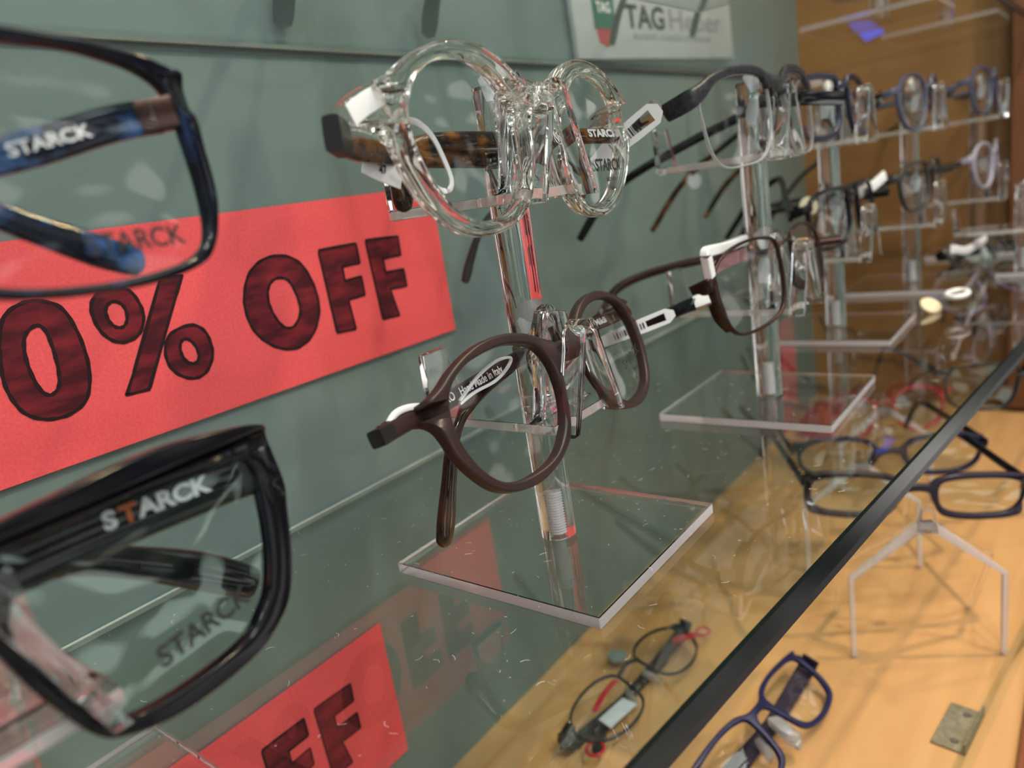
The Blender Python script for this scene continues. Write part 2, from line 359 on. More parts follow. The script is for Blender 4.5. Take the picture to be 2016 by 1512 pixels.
def sale_card(x0, x1, z0, z1, dx, dz, label, skip=()):
    base = np.array([x1, WALL - .012, (z0 + z1) / 2])
    r = empty('sale_card', label, 'sign', Matrix.Translation(W(base)), 'red sale cards on the back wall')
    mesh('card', *box((x0 - x1) * 118, 0, 0.0, 0.6, -(z1 - z0) * 59, (z1 - z0) * 59), M_card, r, smooth=False)
    for k, loops in GL.items():
        if k in skip: continue
        Ls = []
        for lp in loops:
            w = [((x + dx - base[0]) * 118, (z + dz - base[2]) * 118) for x, z in to_wall(lp)]
            cur = smooth_path(w, 5, True) if len(lp) >= 8 and 'f' not in k.split('_') else w
            if 'letter_f' in k or 'slash' in k:      # keep the corners, add points on the sides
                cur = []
                for i in range(len(w)):
                    a, b = np.array(w[i]), np.array(w[(i + 1) % len(w)])
                    for t in (0.03, 0.5, 0.97): cur.append(a + (b - a) * t)
            Ls.append([tuple(p) for p in cur])
        V, Fc = flat_shape(Ls, 0.06)
        nm = {'percent_ring_': 'percent_ring', 'letter_f_': 'letter_f'}.get(k, k)
        f = mesh(nm, [(x, y - 0.06, z) for x, y, z in V], Fc, M_marker, r, smooth=False)
        st = join(*[ribbon(lp, 1.15) for lp in Ls])
        tag(mesh('outline', *st, M_ink, f, smooth=False), 'black marker outline')
    return r
sale_card(-0.9, 2.362, -0.545, 0.083, 0, 0, 'red card hand-lettered 0% OFF on the back wall above the glass shelf')
sale_card(-1.6, 1.62, -2.215, -1.597, -0.70, -1.65, 'red card hand-lettered OFF on the back wall below the glass shelf, bottom of the photo', skip=('digit_0', 'percent_ring', 'percent_ring_', 'percent_slash'))

# brand placard standing on the upper shelf against the wall
c1 = np.array([4.70, WALL - .05, 0.685])
pc = empty('brand_placard', 'pale grey placard with dark lettering leaning on the back wall, upper shelf', 'sign', Matrix.Translation(W(c1)) @ Matrix.Rotation(math.radians(-2.2), 4, 'Y'))
mesh('board', *box(-128, 128, 0, 3, -2, 80), M_placard, pc, smooth=False)
def face_text(txt, x, z, size, mat, bold, sq=1.0, name='lettering'):
    V, Fc = xf(text_vf(txt, size, bold, 0.1, sq, 'LEFT'), lambda a, b, c: (a + x, b - .15, c + z)); return mesh(name, V, Fc, mat, pc, smooth=False)
face_text('TAG', -62, 24.5, 21, M_printblack, 0.55, 1.45)
face_text('Heuer', 4, 24.5, 21, M_printgrey, 0.0, 1.85)
face_text('AVANT-GARDE EYEWEAR', -54, 12, 6.0, M_printgrey, 0.0, 1.95)
V, Fc = flat_shape([[(-104, 16), (-76, 16), (-76, 42), (-104, 42)]], 0.2); eb = mesh('emblem', [(x, y - .12, z) for x, y, z in V], Fc, M_green, pc, smooth=False)
V, Fc = flat_shape([[(-102, 16.5), (-78, 16.5), (-80, 8), (-90, 5), (-100, 8)]], 0.2); mesh('emblem_foot', [(x, y - .12, z) for x, y, z in V], Fc, M_red, eb, smooth=False)
V, Fc = xf(text_vf('TAG', 9, .2, 0.1), lambda a, b, c: (a - 90, b - .35, c + 29)); mesh('emblem_lettering', V, Fc, M_printwhite, eb, smooth=False)

# reflection of a blue screen, imitated by a glowing panel on the end wall
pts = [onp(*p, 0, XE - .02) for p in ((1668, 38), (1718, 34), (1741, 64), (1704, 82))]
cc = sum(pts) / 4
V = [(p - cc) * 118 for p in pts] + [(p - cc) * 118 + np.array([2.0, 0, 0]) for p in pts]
bs = mesh('blue_reflection', V, [(0, 1, 2, 3), (7, 6, 5, 4), (0, 4, 5, 1), (1, 5, 6, 2), (2, 6, 7, 3), (3, 7, 4, 0)], M_bluereflection, None, smooth=False)
bs.location = W(cc); tag(bs, 'small glowing panel standing in for a blue screen reflection on the wooden end wall under the upper shelf', 'screen')  # stands in for the reflection of a screen, not a screen itself

# ------------------------------------------------------------------ acrylic display stands
def cyl(x, y, z0, z1, r, seg=40):
    V = [(x + r * math.cos(2*math.pi*k/seg), y + r * math.sin(2*math.pi*k/seg), z) for z in (z0, z1) for k in range(seg)]
    Fc = [(k, (k+1) % seg, seg + (k+1) % seg, seg + k) for k in range(seg)] + [tuple(range(seg)), tuple(range(seg, 2*seg))]
    return V, Fc
def holder(parent, zt, yfront, half=1):
    """bar running to the wall with an upturned tab, an inverted-V nose in front and an upright tongue at the rod"""
    pl = [(-17, yfront + 6), (17, yfront + 6), (17, 36), (9, 46), (-9, 46), (-17, 36)]
    V = [(x, y, zt - 3) for x, y in pl] + [(x, y, zt) for x, y in pl]; n = 6
    Fc = [tuple(range(n)), tuple(range(n, 2 * n))] + [(i, (i+1) % n, n + (i+1) % n, n + i) for i in range(n)]
    h = mesh('glasses_holder', V, Fc, M_acryl, parent, smooth=False); bevel_obj(h, .35, 2)
    h.data.materials.append(M_cutedge2)
    for p_ in h.data.polygons:
        if abs(p_.normal.z) < .5: p_.material_index = 1
    # rear tab, leaning back a little
    V = [(-9, 43, zt), (9, 43, zt), (9, 46, zt), (-9, 46, zt), (-6, 45, zt + 19), (6, 45, zt + 19), (6, 48, zt + 19), (-6, 48, zt + 19)]
    o = mesh('rear_tab', V, [(0, 1, 2, 3), (4, 5, 6, 7), (0, 1, 5, 4), (1, 2, 6, 5), (2, 3, 7, 6), (3, 0, 4, 7)], M_acryl, h, smooth=False); bevel_obj(o, .3, 2)
    # nose: bent strip, ridge rounded
    pr = []
    for k in range(9):
        a = math.pi * k / 8; pr.append((6.0 * math.cos(math.pi - a), 22 + 7 * math.sin(a)))
    prof_o = [(-15.5, -5)] + pr + [(15.5, -5)]
    inn = [(x * .52 if abs(x) < 7 else x * .80, z - (3.2 if abs(x) < 7 else 0)) for x, z in prof_o]
    loop = prof_o + inn[::-1]
    V, Fc = flat_shape([loop], 7.0, 0.4, 1)
    o = mesh('nose_bridge', [(x, yfront + 3.5 + y, zt + z + 1) for x, y, z in V], Fc, M_acryl, h, angle=30)
    # second, taller arch behind the nose
    hi = [(x * .92, z + (5 if z > 0 else 0)) for x, z in loop]
    V, Fc = flat_shape([hi], 3.2, 0.4, 1)
    mesh('rear_arch', [(x, yfront + 16 + y, zt + z + 1) for x, y, z in V], Fc, M_acryl, h, angle=30)
    # upright tongue with fillets and a slanted frosted crest
    lp = [(-17, 0), (17, 0)] + [(17 - 6*math.sin(a), 6 - 6*math.cos(a)) for a in (0.5, 1.0, 1.5)] + [(10, 24), (8.5, 31), (-5, 34), (-10, 26)] + [(-17 + 6*math.sin(a), 6 - 6*math.cos(a)) for a in (1.5, 1.0, 0.5)]
    V, Fc = flat_shape([lp], 3.4, 0.4, 1)
    mesh('tongue', [(x, -9 + y, zt + z) for x, y, z in V], Fc, M_acryl, h, angle=30)
    V = []; Fc = []
    for i in range(7):
        a = -1 + i / 3.0
        V += [(7 * a, -7 + 2.5 * a * a, zt + 27 + 0*a), (7 * a, -7 + 2.5 * a * a + 1.6, zt + 27), (5.5 * a, -3 + 2 * a * a, zt + 37 - 3 * a * a), (5.5 * a, -1.6 + 2 * a * a, zt + 37 - 3 * a * a)]
    for i in range(6):
        b = 4 * i; c = b + 4
        Fc += [(b, c, c+2, b+2), (b+1, b+3, c+3, c+1), (b+2, c+2, c+3, b+3), (b, b+1, c+1, c)]
    Fc += [(0, 2, 3, 1), (24, 25, 27, 26)]
    tag(mesh('crest', V, Fc, M_frost, h, angle=60), 'frosted crest of the holder')
    return h
def stand(x, y, label, group='acrylic eyeglass stands on the glass shelf', zb=ZS, levels=None, rodtop=0.27, yfs=(-24, -24), plate=39.5):
    r = empty('display_stand', label, 'display stand', Matrix.Translation(W((x, y, zb))), group)
    o = mesh('base_plate', *box(-plate, plate, -plate * 1.03, plate * 1.07, 0.05, 4.0), M_acryl, r, smooth=False); bevel_obj(o, .25, 1)
    o.data.materials.append(M_cutedge)
    for p_ in o.data.polygons:
        if abs(p_.normal.z) < .5: p_.material_index = 1
    H = (rodtop - zb) * 118
    V, Fc = cyl(0, 0, 4.1, H, 6.2, 48); rd = mesh('rod', V, Fc, M_acryl, r)
    # threaded stud inside the foot of the rod
    V = []; Fc = []; seg = 20; K = 34
    for i in range(K):
        z = 4.6 + i * 0.5; rr = 1.75 + (0.3 if i % 2 else -0.2)
        V += [(rr * math.cos(2*math.pi*k/seg), rr * math.sin(2*math.pi*k/seg), z) for k in range(seg)]
    for i in range(K - 1):
        Fc += [(i*seg+k, i*seg+(k+1) % seg, (i+1)*seg+(k+1) % seg, (i+1)*seg+k) for k in range(seg)]
    Fc += [tuple(range(seg)), tuple(range((K-1)*seg, K*seg))]
    tag(mesh('threaded_stud', V, Fc, M_white, rd, angle=80), 'white threaded stud inside the foot of the rod')
    for zt, yf in zip(levels or (0.0, -0.60), yfs):
        holder(r, (zt - zb) * 118, yf)
    return r
RODS = [(0.18, 1.25), (1.602, 1.256), (3.02, 1.11), (4.30, 1.175), (5.60, 1.025), (7.00, 0.81)]
stand(*RODS[0], 'clear acrylic stand at the left edge under the angular black eyeglasses')
stand(*RODS[1], 'clear acrylic stand holding the round clear eyeglasses over the brown pair')
stand(*RODS[2], 'clear acrylic stand holding the carbon-browed eyeglasses over the thin bronze pair', yfs=(-20, -24))
stand(*RODS[3], 'clear acrylic stand of the dark navy eyeglasses, just in front of the wall corner', yfs=(-26, -26))
stand(*RODS[4], 'clear acrylic stand with the blue-grey eyeglasses on top, before the wooden end wall', yfs=(-24, -24))
stand(*RODS[5], 'farthest clear acrylic stand on the shelf, nearest the wooden end wall', yfs=(-24, -24), plate=36)

# ------------------------------------------------------------------ eyeglasses
def rotm(yaw, pitch, roll):
    yaw, pitch, roll = map(math.radians, (yaw, pitch, roll))
    cy, sy, cp, sp, cr_, sr = math.cos(yaw), math.sin(yaw), math.cos(pitch), math.sin(pitch), math.cos(roll), math.sin(roll)
    u = np.array([cy, sy, 0]); n = np.array([sy, -cy, 0]); v = np.array([0, 0, 1.])
    v, n = v * cp + n * sp, n * cp - v * sp
    u, v = u * cr_ + v * sr, v * cr_ - u * sr
    return u, v, n
def pose(c, yaw=0, pitch=0, roll=0):
    u, v, n = rotm(yaw, pitch, roll); M_ = Matrix.Identity(4); w = W(c)
    for i in range(3): M_[i][0] = u[i]; M_[i][1] = -n[i]; M_[i][2] = v[i]; M_[i][3] = w[i]
    return M_
def wrapf(wr, ep=59.5):
    t = math.tan(math.radians(wr))
    def f(x, y, z):
        e = max(0.0, abs(x) - ep); k = e * e / (e + 1.5) if e else 0.0    # endpieces turn back towards the temples
        return (math.copysign(abs(x) - k * .88, x), y + (math.sqrt(x * x + 64) - 8) * t + k * 1.1, z)
    return f
def mirror(pts): return [(-x, z) for x, z in pts]
def dense(pts, n=5): return [tuple(p) for p in smooth_path(pts, n, True)]
def lens_mesh(cont, thick=1.4, sag=1.5):
    c = np.mean(np.array(cont), axis=0); n = len(cont); V = []; Fc = []
    K = 5
    for side in (0, 1):
        V.append((c[0], (-sag if side == 0 else -sag + thick), c[1]))
        for k in range(1, K + 1):
            r = k / K
            for p in cont:
                q = c + (np.array(p) - c) * r; V.append((q[0], -sag * (1 - r * r) + (thick if side else 0), q[1]))
        b = side * (1 + K * n)
        for i in range(n): Fc.append((b, b + 1 + i, b + 1 + (i + 1) % n))
        for k in range(K - 1):
            for i in range(n):
                j = (i + 1) % n; a = b + 1 + k * n
                Fc.append((a + i, a + j, a + n + j, a + n + i))
    e0 = 1 + (K - 1) * n; e1 = e0 + 1 + K * n
    for i in range(n): Fc.append((e0 + i, e0 + (i + 1) % n, e1 + (i + 1) % n, e1 + i))
    return V, Fc
def nose_pads(x, z, yb=3.5):
    out = []
    for s in (-1, 1):
        out.append(sweep([(s * x, yb + 3, z + 5), (s * (x + 1.5), yb + 4, z), (s * (x + 3.5), yb + 4.5, z - 6)], [(1.5, 4), (2.4, 6), (1.5, 4)], up=(0, 1, 0), n=4))
    return out
def pair(name, label, c, yaw, pitch, roll, wrap, lens, half=None, style='plate', depth=4.0, rim=1.8, bevel=0.8,
         mat=None, lmat=None, temples=(), group=None, pads=None, print_=None, bridge=None, ends=None, cat='eyeglasses', holes=None, ep=59.5):
    """lens: closed contour (right lens, mm); half: right half of the outer outline, top centre to bottom centre"""
    r = empty(name, label, cat, pose(c, yaw, pitch, roll), group)
    inv = r.matrix_world.inverted(); wf = wrapf(wrap, ep)
    lc = dense(lens, 4); lm = mirror(lc)
    if style == 'plate':
        hr = smooth_path(half, 4); hl = [(-p[0], p[1]) for p in hr[::-1]]
        outer = [tuple(p) for p in hr] + [tuple(p) for p in hl if abs(p[0]) > 0.05]
        hc = dense(holes, 4) if holes else lc
        V, Fc = flat_shape([outer, hc, mirror(hc)], depth, bevel, 3)
        vf = xf((V, Fc), wf)
        fr = mesh('frame_front', *vf, mat, r, angle=50)
    else:
        bits = []
        for cont in (lc, lm):
            bits.append(xf(sweep([(x, 0, z) for x, z in cont], [(rim, depth)] * len(cont), up=(0, 1, 0), n=1, closed=True, seg=10), wf))
        if style == 'brow':
            bits = []
        for b in (bridge or []):
            bits.append(xf(sweep([(p[0], p[1], p[2]) for p in b[0]], b[1], up=b[2] if len(b) > 2 else (0, 1, 0), n=5), wf))
        for b in (ends or []):
            for s in (-1, 1):
                bits.append(xf(sweep([(s * p[0], p[1], p[2]) for p in b[0]], b[1], up=(0, 1, 0), n=4), wf))
        fr = mesh('frame_front', *join(*bits), mat, r, angle=50)
    for s, cont in ((1, lc), (-1, lm)):
        V, Fc = lens_mesh(cont); le = mesh('lens', *xf((V, Fc), wf), lmat or M_lens, r, angle=60)
        if style == 'brow':
            tag(mesh('lens_cord', *xf(sweep([(x, 0.3, z) for x, z in cont], [(0.7, 1.5)] * len(cont), up=(0, 1, 0), n=1, closed=True, seg=8), wf), M_frost, le), 'clear cord round the lens')
        if print_ and s in print_:
            for (txt, x, z, size, bold, pm, rot) in print_[s]:
                V, Fc = text_vf(txt, size, bold, 0.03); a = math.radians(rot)
                vf = xf((V, Fc), lambda X, Y_, Z: wf(x + X * math.cos(a) - Z * math.sin(a), -1.75 + Y_, z + X * math.sin(a) + Z * math.cos(a)))
                mesh('lens_print', *vf, pm, le, smooth=False)
    if pads:
        pd = join(*nose_pads(*pads)); mesh('nose_pads', *pd, M_frost, r, angle=60)
    for t in temples:
        pth = []
        for p in t['path']:
            pth.append(tuple((inv @ W(p)) * 1000) if not t.get('local') else p)
        sz_ = [tuple(q) for q in t['sizes']]; hb = max(sz_[-2]); dd = _un(np.array(pth[-1]) - np.array(pth[-2]))
        pe = np.array(pth[-1]); sz_[-1] = (sz_[-2][0] * .92, sz_[-2][1] * .88); pth[-1] = tuple(pe - dd * hb * .35)
        pth += [tuple(pe - dd * hb * .12), tuple(pe)]; sz_ += [(sz_[-1][0] * .75, sz_[-1][1] * .72), (sz_[-1][0] * .2, sz_[-1][1] * .2)]
        up = t.get('up'); upl = (inv.to_3x3() @ Vector(up)) if up else (0, 0, 1)
        tm = mesh('temple', *sweep(pth, sz_, up=tuple(upl), n=7, seg=14, power=t.get('power', 2.6)), t['mat'], r, angle=60)
        if t.get('hinge'):
            a = np.array(pth[0]); b = np.array(pth[1]); d = _un(b - a)
            mesh('hinge', *sweep([a - d * 3.0, a + d * 3.5], [t['hinge'], t['hinge']], up=tuple(upl), n=1, power=6), t.get('hmat', M_steel), tm, angle=30)
        for (txt, f0, size, bold, pm, off, squeeze) in t.get('text', ()):
            # lettering laid along the temple, on the face turned to the viewer
            a = np.array(pth[0]); b = np.array(pth[t.get('tidx', 1)]); d = _un(b - a)
            if d[0] < 0: d = -d
            mid = a + (b - a) * f0
            n_ = np.cross(np.array(upl, float), d); n_ = _un(n_)
            if n_[1] > 0: n_ = -n_
            u_ = np.cross(d, n_); u_ = -u_ if u_[2] < 0 else u_
            V, Fc = text_vf(txt, size, bold, 0.04, squeeze)
            vf = xf((V, Fc), lambda X, Y_, Z: tuple(mid + d * X + u_ * (Z + off) - n_ * Y_ + n_ * (t['sizes'][0][0] / 2 + .25)))
            mesh('temple_print', *vf, pm, tm, smooth=False)
    return r
def PX(px, py, y): return tuple(onp(px, py, 1, y))
def T(path, w, h, mat, **k):
    n = len(path); sz = k.pop('sizes', None)
    if not sz:
        sz = []
        for i in range(n):
            f = i / (n - 1); sz.append((w * (1 - .15 * f), h * (1.0 if f < .7 else 1.05)))
        sz[-1] = (w * .55, h * .6)
    return dict(path=path, sizes=sz, mat=mat, **k)

# --- brown panto pair on the lower holder of the near stand
brown_lens = [(20.1,7.6),(14.5,4.8),(11.6,.4),(10.6,-4.8),(11.6,-12),(14.5,-18.4),(19.2,-23.8),(25.3,-27.3),(33.2,-28.4),(42.4,-27.5),(48.7,-24.6),(53.4,-18.4),(55.8,-10.8),(55.8,-4),(53.8,1.9),(49.3,6.2),(42.4,8.8),(33.8,9.6),(26.1,9.2)]
brown_half = [(0,2.9),(4.6,3.0),(9.3,5.6),(16.8,9.8),(24.9,12.2),(34.2,12.8),(42.5,11.4),(49.6,8.9),(55.5,6.0),(62.5,4.1),(70,3.5),(73.8,3.0),(74.2,0.4),(70.4,-1.0),(66.8,-1.3),(63.5,-2.2),(61.3,-4.4),(60.2,-8),(59.4,-12.5),(56.9,-18.4),(52.6,-24.8),(48.3,-28.2),(42.9,-30.4),(35.6,-31.6),(28.2,-30.8),(21.6,-28.7),(15.6,-25.0),(11.4,-19.6),(8.2,-12.0),(6.4,-6.5),(4,-2.6),(0,-1.2)]
pair('eyeglasses', 'round matte dark brown eyeglasses on the lower holder of the nearest stand', (1.606, 1.146, -.427), 3.3, -17.4, 1.0, 7,
     brown_lens, brown_half, depth=4.2, bevel=1.0, mat=M_brown, lmat=M_lens,
     print_={1: [('S+ARCK', 42, -15, 5.0, .05, M_printblack, 8), ('PARIS', 42, -19.5, 1.8, 0, M_printblack, 8)]},
     temples=[T([PX(752, 858, 1.17), PX(790, 836, 1.20), PX(880, 790, 1.235), PX(1010, 712, 1.27), PX(1100, 668, 1.29)], 2.6, 5.2, M_brown, hinge=(4.2, 4.6), hmat=M_blackrub,
                tidx=3, text=[('RO   Hand Made in Italy', .62, 3.5, .03, M_printwhite, 0, .95)]),
              T([PX(1236, 612, 1.24), PX(1150, 648, 1.27), PX(1050, 690, 1.29), PX(985, 735, 1.31), PX(925, 792, 1.32), PX(893, 870, 1.32), PX(884, 950, 1.31), PX(878, 1030, 1.30), PX(872, 1078, 1.295)], 3.0, 5, M_tortdark,
                sizes=[(2.8, 5), (2.8, 5), (2.8, 5), (3, 5), (3.2, 5.2), (3.4, 5.4), (3.8, 6.2), (4.6, 7.4), (3, 4.2)], up=(.8, .2, .55), text=[('Mikli', .7, 3.4, .05, M_printwhite, 0, 1)])])

# --- round clear pair on the upper holder
clear_in = [(34.1,11.4),(28.1,11.2),(22.2,8.9),(17.3,5.1),(13.6,0.6),(11.8,-5.0),(11.3,-11.2),(12.0,-17.5),(14.8,-23.2),(19.6,-27.0),(26.4,-29.0),(34.5,-28.9),(41.5,-25.9),(47.0,-21.1),(50.7,-15.8),(53.1,-10.8),(54.2,-5.9),(54.0,-1.1),(51.0,4.5),(46.4,8.3),(40.9,10.5)]
clear_half = [(0,6.6),(5.5,6.2),(8.9,7.0),(12.0,10.0),(17.3,13.2),(24.1,15.4),(32.1,15.9),(40.2,14.9),(48.3,12.0),(54.8,8.2),(60.2,5.6),(66.4,4.6),(71.0,2.8),(72.8,0.4),(71.5,-3.0),(66.4,-4.6),(62.6,-6.6),(59.6,-10.7),(56.4,-18.1),(50.8,-25.0),(43.2,-30.4),(35.6,-33.0),(26.1,-32.9),(17.4,-30.4),(10.9,-25.0),(7.3,-18),(6.4,-10),(6.2,-4),(4.6,-1),(0,0.4)]
pair('eyeglasses', 'thick round colourless clear eyeglasses on the top holder of the nearest stand', (1.576, 1.107, .188), 2.9, -1.0, -1.8, 3,
     clear_in, clear_half, depth=5.0, bevel=1.5, mat=M_clearframe, lmat=M_lens,
     print_={1: [('STARCK', 40.5, -17.0, 5.4, .14, M_printblack, 0), ('BIOTECH', 42, -21.6, 1.9, .02, M_printblack, 0), ('PARIS', 42, -24.6, 1.9, .02, M_printblack, 0)]},
     temples=[T([PX(664, 268, 1.12), PX(700, 292, 1.17), PX(810, 308, 1.24), PX(950, 312, 1.28), PX(1060, 318, 1.31), PX(1120, 345, 1.33), PX(1150, 392, 1.33)], 3.2, 6, M_tort, hinge=(4.2, 8.0), hmat=M_blackrub),
              T([PX(1210, 268, 1.17), PX(1150, 268, 1.20), PX(1010, 274, 1.22), PX(860, 278, 1.245), PX(802, 300, 1.25), PX(786, 345, 1.25), PX(792, 385, 1.25), PX(797, 418, 1.25)], 3.2, 5.2, M_tort,
                sizes=[(3, 5.5), (3, 5.5), (3, 5), (3, 5), (3.4, 5), (3.8, 5.4), (5, 6.2), (4, 4)], up=(.6, .2, .8), text=[('STARCK', .5, 3.8, .15, M_printwhite, 0, 1)])])

# --- upper-left black and blue pair, close to the lens
ul_in = [(16,12.5),(28,13),(36.5,12.4),(45.2,12.2),(51.0,11.2),(57.2,9.4),(61.3,6.6),(62.9,2.4),(62.9,-2),(62.9,-8.6),(62.6,-13.8),(61.8,-19),(60.4,-22.6),(58,-24.8),(53.6,-26.4),(46,-27.4),(37.6,-27.6),(28.2,-26.8),(20,-24.8),(13.5,-20.4),(10,-12),(9,-3),(10,7)]
ul_half = [(0,9),(6,11),(12,14.2),(24,15.2),(36.5,14.7),(42.9,14.2),(48.9,13.9),(54.9,12.9),(59.8,12.0),(64.4,10.3),(68.2,9.3),(70.6,7.0),(70.6,2.6),(68.6,0.2),(67.0,-4.6),(66.6,-10.6),(65.8,-15.9),(63.8,-21.2),(61.6,-24.6),(59,-26.8),(54.4,-28.2),(47.6,-29.1),(38.6,-29.2),(29.7,-28.6),(20,-26.8),(12,-22),(8,-13),(6.4,-4),(5,1),(0,2.5)]
pair('eyeglasses', 'black and blue rectangular eyeglasses cut by the left edge, upper of the two nearest', (.15, 1.12, .2), 3, -8, 0, 5,
     ul_in, ul_half, ep=66.5, depth=3.4, bevel=0.9, mat=M_blackblue, lmat=M_lens,
     print_={1: [('STARCK', 46, -21.5, 5.0, .1, M_printblack, 0)]},
     temples=[T([(.655, 1.19, .205), (.58, 1.22, .196), (.44, 1.25, .165), (.2, 1.28, .14), (-.05, 1.3, .12), (-.25, 1.31, .05), (-.35, 1.31, -.08)], 2.6, 6.6, M_bluedark, hinge=(3.2, 6.2), hmat=M_bronze,
                tidx=2, text=[('STARCK', .72, 3.2, .08, M_printwhite, 0, 1.15)]),
              T([(-.40, 1.16, .2), (-.2, 1.24, .19), (.1, 1.3, .165), (.27, 1.3, .14), (.39, 1.3, .105), (.47, 1.3, .06), (.55, 1.3, .015), (.622, 1.3, -.022)], 3, 5, M_bluedark,
                sizes=[(3, 5.5), (3, 5.5), (3, 5), (3, 5), (3.2, 5), (3.4, 5.6), (3.6, 6.6), (2.4, 3)])])

# --- lower-left angular black pair
ll_in = [(12.2,5.6),(23.8,5.4),(31.8,5.8),(41.6,5.6),(52,4.4),(58.0,3.2),(59.4,-.2),(59.2,-4.8),(58,-12.2),(56.2,-18.8),(53.6,-24.4),(50.4,-27.4),(46.2,-30.2),(39.6,-31.2),(31,-31.3),(23.6,-30.6),(18,-28.8),(15.4,-25.6),(12.9,-20.7),(10.8,-13.7),(9.0,-6.4),(9.6,1)]
ll_half = [(0,8),(6,9.4),(13.5,10.4),(24.4,11.2),(41.2,12.0),(58.0,10.2),(64.8,8.6),(68.2,6.6),(68.0,1.6),(66.4,-4.8),(64.6,-9.6),(62.2,-18.4),(58.8,-26.4),(54.6,-30.9),(47.0,-34.4),(36.4,-35.4),(26.6,-34.8),(18.6,-32.4),(14.4,-29.2),(10.6,-21.4),(7.6,-13.6),(5.6,-6),(4,-1.5),(0,.6)]
pair('eyeglasses', 'thick angular gloss black eyeglasses at the lower left, nearest the viewer', (.15, 1.12, -.4), 3, -8, 0, 5,
     ll_in, ll_half, ep=65, depth=3.8, bevel=0.7, mat=M_black, lmat=M_lens_green,
     print_={1: [('STARCK', 38.0, -23.0, 5.6, .12, M_printblack, 5)]},
     temples=[T([(.665, 1.20, -.410), (.6, 1.215, -.409), (.40, 1.24, -.412), (.15, 1.26, -.425), (-.1, 1.28, -.46), (-.3, 1.3, -.5), (-.4, 1.3, -.62)], 3.4, 11.5, M_darkhorn, hinge=(4.2, 9), hmat=M_blackrub,
                sizes=[(3.6, 10.5), (3.6, 10.5), (3.6, 10.5), (3.4, 10), (3.4, 8), (3.4, 8), (2.4, 4)],
                tidx=2, text=[('S', .92, 4.7, .2, M_printwhite, 1.0, 1.1), ('T', .81, 4.7, .2, M_printorange, 1.0, 1.1), ('ARCK', .54, 4.7, .2, M_printwhite, 1.0, 1.1), ('0001', 1.42, 2.0, .03, M_printgrey, .4, 1.1)]),
              T([(-.42, 1.18, -.4), (-.2, 1.26, -.415), (.1, 1.31, -.43), (.26, 1.33, -.445), (.38, 1.33, -.475), (.48, 1.33, -.53), (.58, 1.33, -.60), (.685, 1.33, -.685)], 3.6, 6, M_darkhorn,
                sizes=[(3.4, 10), (3.4, 8), (3.4, 6), (3.6, 6), (3.8, 6), (4, 7), (4.6, 8.6), (3, 4.5)])])

# --- second stand: carbon brow pair over thin bronze pair
brow_lens = [(8,-1),(9.5,4),(14,7.4),(24,8.8),(36,8.4),(46,6.2),(53.6,2.6),(56.0,-1.5),(55.2,-9),(53.4,-18),(49.5,-24.5),(43,-27.6),(32,-28),(20,-27),(12.5,-22),(8.4,-12)]
c2t = (2.97, .985, .21)
pair('eyeglasses', 'half-rim eyeglasses with carbon grey brow bar and tagged temple on the second stand', c2t, -5, -4, 1, 9,
     brow_lens, style='brow', mat=M_carbon, lmat=M_lens,
     bridge=[([(-7, 0, 1.5), (0, -.6, 3.0), (7, 0, 1.5)], [(7, 3.6), (5.6, 3.6), (7, 3.6)]),
             ([(-10, 0, 6.5), (-5, -.4, 3.5), (0, -.6, 3.2), (5, -.4, 3.5), (10, 0, 6.5)], [(5, 3.4), (5.5, 3.4), (5.2, 3.4), (5.5, 3.4), (5, 3.4)])],
     ends=[([(8, 0, 2), (10, 0, 6.6), (15, 0, 9.4), (25, 0, 10.6), (36, 0, 10.2), (46, 0, 8.0), (54, 0.4, 3.6), (60, 1.6, 1.2), (67, 4, -1.2)],
            [(2, 3.2), (3.6, 3.4), (4, 3.4), (3.8, 3.4), (3.8, 3.4), (4.4, 3.4), (6.6, 3.6), (8.0, 3.8), (7.4, 3.8)])],
     pads=(9, -6),
     temples=[T([PX(1282, 222, 1.17), PX(1245, 250, 1.25), PX(1170, 312, 1.48), PX(1060, 372, 1.75), PX(990, 405, 1.92), PX(948, 452, 2.0), PX(928, 505, 2.05), PX(915, 558, 2.08)], 3, 5.5, M_grey, hinge=(5, 7), up=(.5, -.2, .8),
                sizes=[(3, 7), (3, 6), (2.6, 5), (2.6, 4.6), (2.8, 4.4), (3.2, 4.8), (3.8, 5.4), (2.4, 3)]),
              T([(3.53, .90, .17), PX(1540, 198, 1.0), PX(1440, 238, 1.25), PX(1300, 312, 1.58), PX(1215, 368, 1.80), PX(1175, 415, 1.9), PX(1140, 474, 1.98)], 3, 5.5, M_black, up=(.5, -.2, .8),
                sizes=[(3, 7), (3, 6.4), (2.8, 6), (2.8, 5.4), (3, 5.2), (3.6, 6), (2.4, 3.4)])])
bz_lens = [(9,8),(16,10.6),(26,11.6),(38,10.8),(48,8.2),(54.5,4.0),(56.5,-2),(56,-10),(54,-18),(50.5,-24),(45,-26.8),(36,-27.6),(24,-26.6),(14,-23.4),(9.4,-17),(7.4,-8),(7.2,2)]
c2l = (2.97, .985, -.40)
bz_z = 0
